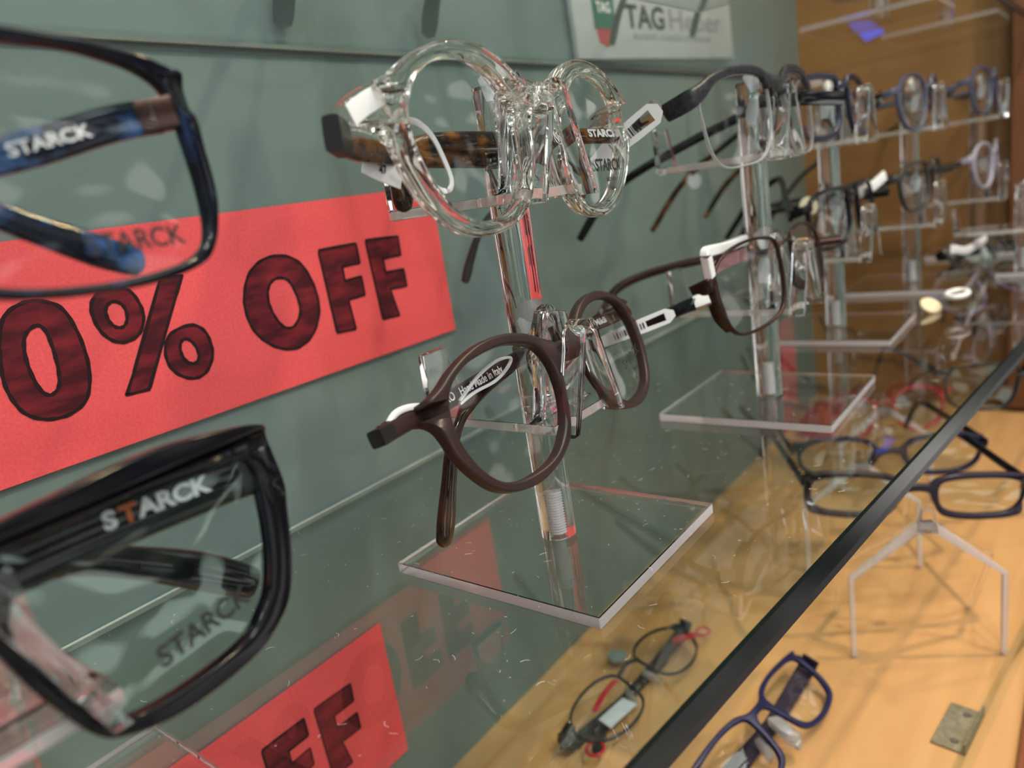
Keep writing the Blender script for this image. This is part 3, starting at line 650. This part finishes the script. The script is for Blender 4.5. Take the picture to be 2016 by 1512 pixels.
pair('eyeglasses', 'thin bronze metal rectangular eyeglasses on the lower holder of the second stand', c2l, -5, -8, 0, 9,
     bz_lens, style='rim', rim=1.5, depth=2.2, mat=M_bronze, lmat=M_lens,
     bridge=[([(-8, 0, 5), (0, -1, 7), (8, 0, 5)], [(1.6, 2)] * 3)],
     ends=[([(56, 0.2, -1), (60, 1, -2), (64, 4, -3)], [(6, 3), (6.5, 3.4), (5, 3.4)]),
           ([(56.4, 1.2, 2), (56.6, 1.6, -8), (54.6, 1.8, -17), (51.5, 1.6, -23.5)], [(2.4, 4), (3.6, 6), (3.6, 6), (1.6, 3)])],
     pads=(9, -4),
     temples=[T([PX(1383, 592, 1.13), PX(1340, 608, 1.2), PX(1240, 655, 1.42), PX(1160, 690, 1.62), PX(1095, 725, 1.80), PX(1062, 775, 1.88)], 3, 5, M_black, hinge=(4.6, 6.5), up=(.5, -.2, .8),
                sizes=[(3, 6), (3, 6), (2.8, 5), (2.8, 4.6), (3, 4.6), (2.4, 3)]),
              T([(3.50, .92, -.42), (3.36, 1.3, -.43), (3.18, 1.6, -.45), (3.02, 1.78, -.50), (2.93, 1.86, -.62)], 3, 4.6, M_bronze, up=(.5, -.2, .8))])

# --- far pairs on stands three to five
sm_rect = [(9,7),(18,9.5),(32,10),(46,8.4),(54,4),(56,-4),(53,-15),(47,-21.5),(34,-23.4),(20,-22.6),(12,-18),(8.6,-8)]
sm_round = [(9,3),(13,8.6),(22,12),(33,12.6),(44,10),(51,4.4),(54,-3),(52.6,-12),(46.6,-20.6),(36,-25),(24,-24.4),(14.4,-18.4),(9.6,-8)]
def far_pair(px, py, y, yaw, lens, mat, label, tips, lmat=None, rim=3.0, depth=3.2, tmat=None, pitch=-4, roll=0, group='eyeglasses on the far stands', tp=None):
    c = np.array(PX(px, py, y)); u, v, n = rotm(yaw, pitch, roll)
    tm = []
    for s, tip in zip((-1, 1), tips):
        h = c + (s * u * 62 - v * 1 - n * 6) / 118.
        if tip is None:
            d = -n * 1.0; e1 = h + (d * 92) / 118; e2 = e1 + (d * 22 - np.array([0, 0, 12])) / 118; e3 = e2 + (d * 10 - np.array([0, 0, 24])) / 118
        else:
            e3 = np.array(tip); e2 = e3 + np.array([.05, -.12, .17]); e1 = e3 + np.array([.10, -.30, .33]) ; e1 = e1 + (h - e1) * .12
        tm.append(T([tuple(h), tuple(h + (e1 - h) * .5), tuple(e1), tuple((e1 + e2) / 2 + np.array([0, 0, .02])), tuple(e2), tuple(e3)], 2.8, 4.6, tmat or mat, up=(.5, -.2, .8),
                    sizes=[(2.8, 5.5), (2.8, 4.6), (2.8, 4.4), (3, 4.6), (3.4, 5.2), (2.2, 3)]))
    return pair('eyeglasses', label, tuple(c), yaw + 8, pitch, roll, 8, lens, style='rim', rim=rim, depth=depth, mat=mat, lmat=lmat,
                bridge=[([(-10, 0, 2), (0, -1, 4.5), (10, 0, 2)], [(rim, depth)] * 3)],
                ends=[([(53, 0, 3), (58, 1, 2.4), (63, 4, 1)], [(5, 3.4)] * 3)], temples=tm, pads=(9, -6), group=group)
far_pair(1660, 183, 1.04, -12, sm_rect, M_navy, 'dark navy eyeglasses on top of the third stand, before the wall corner', [PX(1284, 455, 2.0), PX(1388, 428, 2.05)], rim=3.6, tmat=M_tort)
far_pair(1680, 395, 1.04, -12, sm_rect, M_black, 'black eyeglasses on the lower holder of the third stand', [PX(1430, 470, 1.8), None], rim=2.6)
far_pair(1828, 180, .90, -12, sm_round, M_bluegrey, 'thin blue-grey eyeglasses on top of the fourth stand', [PX(1516, 432, 2.0), PX(1663, 352, 1.95)], rim=2.4, tmat=M_grey)
far_pair(1832, 340, .90, -12, sm_rect, M_grey, 'dark grey eyeglasses with white tag on the lower holder of the fourth stand', [None, None], rim=2.4)
far_pair(1955, 160, .70, -12, sm_round, M_bluegrey, 'slate eyeglasses on top of the farthest shelf stand', [None, None], rim=2.8)
far_pair(1958, 305, .70, -12, sm_round, M_palelilac, 'pale lilac translucent eyeglasses on the lower holder of the farthest stand', [None, None], rim=3.0, tmat=M_grey)

# ------------------------------------------------------------------ tags hanging on the frames
def ribbon_tag(name, label, pts, width, mat, thick=0.5, up=(0, 0, 1), closed=False, group='white tags on the eyeglasses', cat='tag'):
    c = sum(np.array(p) for p in pts) / len(pts)
    path = [(np.array(p) - c) * 118 for p in pts]
    o = mesh(name, *sweep(path, [(thick, width)] * len(path), up=up, n=6, closed=closed, power=5), mat, None)
    o.location = W(c); return tag(o, label, cat, group)
ribbon_tag('security_tag', 'white looped plastic tag hanging inside the left lens of the round clear eyeglasses',
           [PX(760, 205, 1.145), PX(790, 232, 1.16), PX(822, 242, 1.17), PX(850, 268, 1.18), PX(872, 310, 1.18), PX(888, 352, 1.18), PX(884, 374, 1.18), PX(862, 372, 1.18), PX(828, 340, 1.17), PX(800, 305, 1.16)], 1.6, M_white, 0.6, up=(1, 0, .1))
t47 = ribbon_tag('size_tag', 'white paper tag marked 47 under the left hinge of the clear eyeglasses', [PX(715, 318, 1.215), PX(748, 335, 1.215), PX(790, 352, 1.215)], 5.6, M_paper, .4)
V, Fc = text_vf('47', 2.6, .05, .03); tx = mesh('tag_print', [(x, y - .5, z) for x, y, z in V], Fc, M_printblack, t47, smooth=False)
ribbon_tag('size_tag', 'white tag wedge on the left shoulder of the round clear eyeglasses', [PX(690, 228, 1.115), PX(718, 205, 1.12), PX(752, 185, 1.125)], 5, M_white, .5)
def barcode(parent, n, w, h, step, x0=0, z0=0, ry=-.35):
    vf = []
    for i in range(n):
        vf.append(box(x0 + i * step, x0 + i * step + w * (1 + (i % 3) * .5), ry - .05, ry, z0 - h / 2, z0 + h / 2))
    return mesh('barcode', *join(*vf), M_tagblack, parent, smooth=False)
def plate_tag(label, a, b, width, hole=True, group='white tags on the eyeglasses'):
    """stiff white strip from point a to point b, a slot at the b end, bars of print on its face"""
    a = np.array(a); b = np.array(b); d = (b - a); Ln = np.linalg.norm(d) * 118; d = _un(d)
    up = np.array([0, 0, 1.]); up = _un(up - d * (up @ d)); n_ = np.cross(d, up)      # x=d, z=up, y = up x d
    M_ = Matrix.Identity(4); yv = np.cross(up, d); w = W((a + b) / 2)
    for i in range(3): M_[i][0] = d[i]; M_[i][1] = yv[i]; M_[i][2] = up[i]; M_[i][3] = w[i]
    r = empty('price_tag', label, 'tag', M_, group)
    h = Ln / 2; q = width / 2
    outer = [(-h, -q * .5), (-h, q * .5), (-h + 6, q * .8), (h - 12, q), (h - 3, q), (h, q * .4), (h, -q * .4), (h - 3, -q), (h - 12, -q), (-h + 6, -q * .8)]
    hl = [(h - 12, -q * .45), (h - 12, q * .45), (h - 4, q * .55), (h - 4, -q * .55)]
    V, Fc = flat_shape([outer, hl] if hole else [outer], .6)
    mesh('strip', V, Fc, M_white, r, smooth=False)
    bc = barcode(r, 12, .35, width * .42, 1.1, -h * .45)
    bc2 = mesh('barcode', [(x, -y, z) for x, y, z in [tuple(v.co * 1000) for v in bc.data.vertices]], [tuple(p.vertices) for p in bc.data.polygons], M_tagblack, r, smooth=False)
    return r
plate_tag('white barcode tag looped over the left temple of the carbon-browed eyeglasses', PX(1168, 322, 1.30), PX(1300, 212, 1.10), 8.5)
plate_tag('white strip tag on the left temple of the thin bronze eyeglasses', PX(1165, 682, 1.36), PX(1328, 616, 1.13), 6)
ribbon_tag('security_tag', 'white loop tag around the temple seen in the left lens of the brown eyeglasses',
           [PX(905, 790, 1.215), PX(940, 742, 1.215), PX(975, 712, 1.215), PX(1004, 704, 1.215), PX(1000, 722, 1.215), PX(975, 750, 1.215), PX(935, 772, 1.215), PX(905, 796, 1.215)], 1.0, M_white, .8, up=(.3, -1, 0))
ribbon_tag('security_tag', 'white crescent tag behind the left endpiece of the brown eyeglasses',
           [PX(762, 842, 1.19), PX(778, 815, 1.2), PX(805, 802, 1.21), PX(838, 800, 1.22)], 1.2, M_white, 1.8, up=(.3, -1, 0))
ribbon_tag('security_tag', 'thick white bent hook tag above the left lens of the bronze eyeglasses',
           [PX(1398, 545, 1.10), PX(1392, 515, 1.10), PX(1390, 498, 1.10), PX(1405, 492, 1.10), PX(1430, 486, 1.12), PX(1465, 472, 1.14)], 4.6, M_white, 4.0)
ribbon_tag('size_tag', 'pink-and-white paper tag behind the bronze eyeglasses, under the white hook', [PX(1404, 530, 1.16), PX(1430, 515, 1.17), PX(1470, 500, 1.19)], 6, pmat('pink_paper', (.62, .32, .33), .6), .4)
def disc(name, label, p, r, mat, cat='tag', tilt=(.5, .3, .2), group=None):
    d = _un(np.array(tilt)); V, Fc = sweep([d * -1.0, d * 1.0], [(r * 2, r * 2)] * 2, up=(0, 0.2, 1), n=2, seg=28, power=2)
    o = mesh(name, V, Fc, mat, None); o.location = W(p); bevel_obj(o, .4); return tag(o, label, cat, group)
disc('round_tag', 'round cream disc tag beside the black eyeglasses of the third stand', PX(1592, 406, 1.25), 6.0, M_cream, tilt=(-.7, -.6, .3))
disc('round_tag', 'round gold disc tag under the piled eyeglasses at the right', PX(1832, 602, .78), 7.0, M_cream, tilt=(-.4, -.5, .8))
disc('round_tag', 'small clear disc tag hanging behind the second stand, by the tortoiseshell tip', PX(1366, 356, 1.75), 5.0, M_frost, tilt=(-.6, -.8, .1))
ribbon_tag('security_tag', 'white tag on the temple of the grey eyeglasses, fourth stand', [PX(1680, 385, 1.15), PX(1715, 368, 1.08), PX(1742, 345, 1.03)], 7, M_white, 2)

# ------------------------------------------------------------------ eyeglasses on the upper shelf
ZT = ZU + .012
stand(5.2, 1.10, 'clear acrylic stand on the upper shelf, top right of the photo', group=None, zb=ZU, levels=(1.30,), rodtop=1.6, yfs=(-24,))
stand(3.10, 1.10, 'clear acrylic stand on the upper shelf above the carbon-browed eyeglasses', group=None, zb=ZU, levels=(1.30,), rodtop=1.6, yfs=(-24,))
def upper_pair(cx, cy, label, tl, tr, mat, lens=sm_rect, yaw=0, k=1.0):
    c = np.array([cx, cy, 1.32]); u, v, n = rotm(yaw, 0, 0); tm = []
    for s, tip in ((-1, tl), (1, tr)):
        h = c + (s * u * 62 - n * 6) / 118.
        e3 = np.array(tip); e2 = e3 + np.array([.02, -.06, .16]); e1 = e3 + np.array([.05, -.20, .40])
        tm.append(T([tuple(h), tuple(h + (e1 - h) * .5), tuple(e1), tuple(e2), tuple(e3)], 3.2, 5, mat, up=(.5, -.2, .8), sizes=[(3, 5.5), (3, 5), (3.2*k, 5.4*k), (4*k, 6.4*k), (2.6*k, 3.4*k)]))
    return pair('eyeglasses', label, tuple(c), yaw, 0, 0, 4, lens, style='rim', rim=3.2, depth=3.4, mat=mat,
                bridge=[([(-10, 0, 2), (0, -1, 4.5), (10, 0, 2)], [(3.2, 3.4)] * 3)], ends=[([(53, 0, 3), (58, 1, 2.4), (63, 4, 1)], [(5, 3.4)] * 3)], temples=tm)
upper_pair(2.05, 1.08, 'black eyeglasses on the upper shelf whose two temple tips show at the top edge', tuple(onp(556, 56, 2, .665)), tuple(onp(842, 76, 2, .665)), M_black, k=1.6)
upper_pair(3.15, .98, 'grey eyeglasses on the upper shelf whose temple tips cross the pale placard', tuple(onp(1204, 90, 2, .665)), tuple(onp(1362, 74, 2, .665)), M_grey)
stand(2.05, 1.2, 'clear acrylic stand on the upper shelf above the round clear eyeglasses', group=None, zb=ZU, levels=(1.30,), rodtop=1.6, yfs=(-24,))
upper_pair(5.22, .96, 'blue eyeglasses on the upper shelf at the top right of the photo', (5.0, 1.8, 1.0), (5.6, 1.8, 1.0), M_bluetip)
stand(6.55, .95, 'clear acrylic stand on the upper shelf in the top right corner', group=None, zb=ZU, levels=(1.05,), rodtop=1.4, yfs=(-24,))

# ------------------------------------------------------------------ eyeglasses on the case floor
def floor_temples(mat, z=-1, back=9, tip=20, w=3, h=9, tipm=None):
    """folded temples in local mm, one across the other"""
    return [dict(local=True, path=[(62, 3, 2), (56, back, 1), (10, back + 2, -2), (-25, back + 3, -3), (-45, back + 4, -9), (-56, back + 5, -20)], sizes=[(w, h), (w, h), (w, h * .8), (w, h * .7), (w, h * .8), (w * .7, h * .5)], mat=mat, power=4),
            dict(local=True, path=[(-62, 3, 2), (-56, back + 4, 1), (-10, back + 6, -1), (25, back + 7, -2), (45, back + 8, -8), (56, back + 8, -20)], sizes=[(w, h), (w, h), (w, h * .8), (w, h * .7), (w, h * .8), (w * .7, h * .5)], mat=mat, power=4)]
fl_lens = [(9.5,4),(14,9.6),(24,12.6),(36,12.4),(46,9.6),(52.6,4.4),(54.6,-3),(52,-10),(45,-16),(33,-19.6),(22,-19.4),(14.6,-16.4),(11,-11)]
def on_floor(px, py, lift): p = onp(px, py, 2, FLOOR + lift); return p
p = on_floor(1248, 1322, .13)
pair('eyeglasses', 'thin black eyeglasses with red tags lying on the wooden floor, seen through the shelf', tuple(p), -6, -76, 0, 6,
     fl_lens, style='rim', rim=1.6, depth=2.2, mat=M_blackrub,
     bridge=[([(-10, 0, 4), (0, -1, 6), (10, 0, 4)], [(2.6, 2.2)] * 3)], ends=[([(52, 0, 5), (58, 1, 4), (63, 5, 2)], [(6, 3)] * 3)], pads=(9, -6),
     temples=floor_temples(M_grey, h=8))
p = on_floor(1512, 1416, .15)
bl_lens = [(10,6),(16,9.6),(28,11.2),(42,10.8),(52,9.4),(55,6.4),(54.6,-2),(51.6,-9.6),(46.4,-14.6),(34,-17),(22,-16.4),(15,-13.6),(11.6,-6)]
bl_half = [(0,8.4),(7,9),(15,12.4),(28,13.8),(43,13.6),(54,12.8),(62,11.6),(63,8.4),(59.4,6),(57.6,-3),(54.6,-11.4),(48.4,-17.2),(34,-19.8),(21,-19.0),(12.4,-15.6),(9,-7.6),(6.6,1),(4,4.4),(0,5)]
pair('eyeglasses', 'matte navy blue eyeglasses lying folded on the bare wooden floor at the bottom right', tuple(p), -2, -64, -4, 6,
     bl_lens, bl_half, depth=3.0, bevel=0.8, mat=M_blueedge, pads=(9, -6), temples=floor_temples(M_darkplum, back=10, h=9.5, w=2.4))
# tags on the floor pair
def ring(name, label, p, rx, rz, th, mat, tilt=Matrix.Identity(3), cat='tag', group=None):
    path = [(rx * math.cos(a), rz * math.sin(a), 0) for a in [2 * math.pi * k / 12 for k in range(12)]]
    o = mesh(name, *sweep(path, [(th, th)] * 12, n=3, closed=True, power=2), mat, None); o.location = W(p); return tag(o, label, cat, group)
RG = 'red loop tags on the black floor eyeglasses'
ring('loop_tag', 'red loop tag on the wooden floor at the upper hinge of the black eyeglasses', on_floor(1384, 1243, .06), 4.5, 4, 1.6, M_red, group=RG)
ring('loop_tag', 'red loop tag on the wooden floor at the bottom hinge of the black eyeglasses', on_floor(1172, 1474, .06), 5.0, 4.6, 1.8, M_red, group=RG)
ribbon_tag('string_tag', 'red cord bundled at the upper lens of the black floor eyeglasses', [on_floor(1325, 1262, .1), on_floor(1345, 1256, .12), on_floor(1368, 1250, .1)], 3.2, M_red, 3.2, group=None)
ribbon_tag('string_tag', 'red strip along the folded temple of the black floor eyeglasses', [on_floor(1170, 1400, .17), on_floor(1190, 1365, .17), on_floor(1212, 1340, .17)], 1.2, M_red, 3.2, group=None)
ribbon_tag('size_tag', 'white paper tag on the lower lens of the black floor eyeglasses', [on_floor(1190, 1425, .05), on_floor(1212, 1405, .06), on_floor(1240, 1380, .05)], .6, M_paper, 10, group=None)
ribbon_tag('security_tag', 'glittery clear plastic tag at the bridge of the navy floor eyeglasses', [on_floor(1525, 1420, .1), on_floor(1548, 1440, .14), on_floor(1565, 1452, .1), on_floor(1560, 1468, .08)], 5, M_frost, 7, group=None)
# round clear riser under the black floor pair's bridge
disc('round_tag', 'grey-green disc by the bridge of the black floor eyeglasses', on_floor(1215, 1292, .05), 6, pmat('grey_green_plastic', (.22, .27, .24), .4), tilt=(0, 0, 1))

# --- acrylic easels with black pairs
def easel(px, py, yaw, w, hs, ha, label):
    c = on_floor(px, py, 0.01); a = math.radians(yaw)
    M_ = Matrix.Translation(W(c)) @ Matrix.Rotation(a, 4, 'Z')
    r = empty('glasses_easel', label, 'display stand', M_, 'acrylic easels on the wooden floor')
    out = [(-w, 0), (-w, hs), (-3, ha), (3, ha), (w, hs), (w, 0)]
    inn = [(w - 2.6, 0), (w - 2.6, hs - 1.2), (0, ha - 4.4), (-w + 2.6, hs - 1.2), (-w + 2.6, 0)]
    V, Fc = flat_shape([out + inn], 3.0, .3, 1)
    mesh('front_arch', V, Fc, M_cutedge, r, smooth=False)
    V = [(x, y + (ha - z) * .55, z) for x, y, z in V]
    mesh('rear_arch', V, Fc, M_acryl, r, smooth=False)
    V, Fc = flat_shape([[(-5, ha - 6), (5, ha - 6), (3, ha + 8), (-3, ha + 8)]], 5, .5, 1)
    mesh('nose_block', [(x, y - 3, z) for x, y, z in V], Fc, M_acryl, r, smooth=False)
    return r, c
easel(1826, 1288, -63, 41, 52, 86, 'clear acrylic house-shaped easel on the wooden floor, right of the shelf edge')
bk_lens = [(12,4.6),(20,7.4),(34,8.4),(48,8),(57,5.4),(59,0),(57.4,-7.4),(52,-12.4),(40,-14),(26,-13.6),(17,-11),(12.4,-5)]
bk_half = [(0,5.2),(6,5.0),(10,8.4),(20,11.2),(34,12),(50,11.6),(63,9.6),(66,6),(66,0),(63.4,-9),(57,-15.4),(41,-17.6),(25,-17.2),(14.6,-14.4),(9.4,-6.4),(6.4,-.6),(0,.6)]
def facing(px, py, dist):
    r = ray(px, py); return r / (RW.T @ r)[2] * dist
def back_t(mat, splay=0, ln=92):
    out = []
    for s in (-1, 1):
        out.append(dict(local=True, path=[(s*63, 4, 4), (s*63, 30, 3.5), (s*(62-splay), ln, 2), (s*(61-splay), ln+14, -6), (s*(60-splay), ln+26, -28)], sizes=[(3, 6), (3, 5), (3, 5), (3.4, 5.4), (2.6, 3.4)], mat=mat, power=3))
    return out
pair('eyeglasses', 'dark rectangular eyeglasses on the front acrylic easel, right of the shelf edge', tuple(facing(1806, 968, 3.62)), -58, 2, -7, 3,
     bk_lens, bk_half, depth=3.4, bevel=.8, mat=M_darkplum, lmat=M_lens_green, temples=back_t(M_black), pads=(9, -4))
pair('eyeglasses', 'dark oval-cornered eyeglasses behind the front easel pair, crossed by the shelf edge', tuple(facing(1752, 895, 4.25)), -58, 2, -4, 3,
     [(11,4),(16,8.6),(28,11),(44,10.6),(54,7),(57.6,.6),(55,-7.4),(46,-12.6),(32,-13.6),(19,-11.6),(13,-5)], [(0,5),(7,5.4),(13,11),(28,14),(45,13.6),(58,10.6),(66,8.4),(66.4,4.6),(61,1),(57.6,-9),(47,-15.6),(31,-16.8),(17,-14.2),(9.6,-6),(6,-.6),(0,1)],
     depth=3.2, bevel=.8, mat=M_navy, lmat=M_lens_green, temples=back_t(M_black, 2), pads=(9, -4))
easel(1700, 1120, -63, 38, 50, 82, 'clear acrylic easel farther back, holding the oval-cornered dark eyeglasses')
# right edge pair on the floor farther on
pair('eyeglasses', 'thin black eyeglasses at the right edge beside the shelf edge, farther along the floor', tuple(facing(2030, 745, 4.4)), -58, 0, -8, 3,
     sm_rect, style='rim', rim=2.4, depth=2.6, mat=M_blackrub, lmat=M_lens_green, bridge=[([(-10, 0, 2), (0, -1, 4.5), (10, 0, 2)], [(2.4, 2.6)] * 3)],
     ends=[([(53, 0, 3), (58, 1, 2.4), (63, 4, 1)], [(4, 3)] * 3)], temples=back_t(M_blackrub))

# --- red pair and tray farther along the floor
p = facing(1740, 800, 5.6)
pair('eyeglasses', 'red plastic eyeglasses on the far floor, seen through the shelf past the second stand', tuple(p), -50, -10, 0, 3,
     sm_round, style='rim', rim=3.2, depth=3.4, mat=M_red, bridge=[([(-10, 0, 2), (0, -1, 4.5), (10, 0, 2)], [(3.2, 3.4)] * 3)], ends=[([(53, 0, 3), (58, 1, 2.4), (63, 4, 1)], [(5, 3.4)] * 3)], temples=back_t(M_red))
easel(1745, 955, -58, 38, 42, 72, 'clear acrylic easel far along the floor, under the red eyeglasses')
p = onp(1555, 740, 1, WALL - .03)
rc = mesh('red_card', *box(-22, 22, 0, 1, -60, 60), M_card, None, smooth=False); rc.location = W((p[0], WALL - .03, p[2])); tag(rc, 'plain red card on the back wall at floor level near the corner', 'sign')
rb = mesh('red_case', *join(box(-34, 34, -16, 16, 0.1, 20)), M_red, None, smooth=False); bevel_obj(rb, 5, 4); rb.location = W((6.6, 1.95, FLOOR)); tag(rb, 'red eyeglass case on the wooden floor in the far corner', 'case')

# --- piled eyeglasses with white tags at the front of the shelf, far right
GP = 'eyeglasses piled at the far front of the shelf'
def pile(px, py, y, yaw, pitch, roll, mat, label, lens=sm_rect, **k):
    return pair('eyeglasses', label, PX(px, py, y), yaw, pitch, roll, 5, lens, style='rim', rim=3, depth=3.2, mat=mat, lmat=M_lens_green,
         bridge=[([(-10, 0, 2), (0, -1, 4.5), (10, 0, 2)], [(3, 3.2)] * 3)], ends=[([(53, 0, 3), (58, 1, 2.4), (63, 4, 1)], [(5, 3.4)] * 3)],
         temples=floor_temples(k.get('tm', M_black), h=6), group=GP, pads=(9, -6))
pile(1935, 545, .72, -38, -40, 10, M_purple, 'purple-tinged eyeglasses with white tag piled on the shelf at the right edge', lens=sm_round)
pile(1985, 600, .66, -30, -62, -6, M_black, 'black eyeglasses lowest of the pile on the shelf at the right edge')
pile(1960, 475, .66, -30, -30, 0, M_grey, 'grey eyeglasses on top of the pile on the shelf at the right edge')
stand(5.9, .42, 'low clear acrylic riser under the piled eyeglasses at the right edge', group=None, zb=ZS, levels=(-.72,), rodtop=-.45, yfs=(-14,), plate=16)
ring('security_tag', 'thick white plastic loop tag on the piled eyeglasses at the right', PX(1885, 578, .64), 12, 6, 3.4, M_white)
ribbon_tag('security_tag', 'white tag on the grey eyeglasses topping the pile at the right edge', [PX(1875, 490, .7), PX(1905, 492, .7), PX(1940, 470, .7)], 6, M_white, 2.5, group=None)

# dust and lint on the shelf, too fine to count
rnd = random.Random(3); bits = []
for i in range(420):
    x = rnd.uniform(.2, 3.4); y = rnd.uniform(fy(x) + .1, 2.2); a = rnd.uniform(0, math.pi); ln = rnd.choice([.25, .35, .5, 1.3]); w = rnd.uniform(.05, .11)
    if min((abs(x - rx) + abs(y - ry)) for rx, ry in RODS) < .1: continue
    z = .02
    for qx, qy in RODS[:3]:
        if abs(x - qx) < .36 and abs(y - qy) < .38: z = 4.03
    c_, s_ = math.cos(a), math.sin(a); cv = rnd.uniform(-.5, .5) * ln
    P0 = [((x - 1.6) * 118 + c_ * t * ln - s_ * cv * (1 - t * t), (y - 1.4) * 118 + s_ * t * ln + c_ * cv * (1 - t * t), z + w / 2) for t in (-1, -.3, .3, 1)]
    bits.append(sweep(P0, [(w, w)] * 4, n=1, seg=4, power=2))
du = mesh('shelf_dust', *join(*bits), M_paper, None, smooth=False); du.location = W((1.6, 1.4, ZS))
tag(du, 'fine pale dust and lint scattered on the glass shelf', 'dust', kind='stuff')
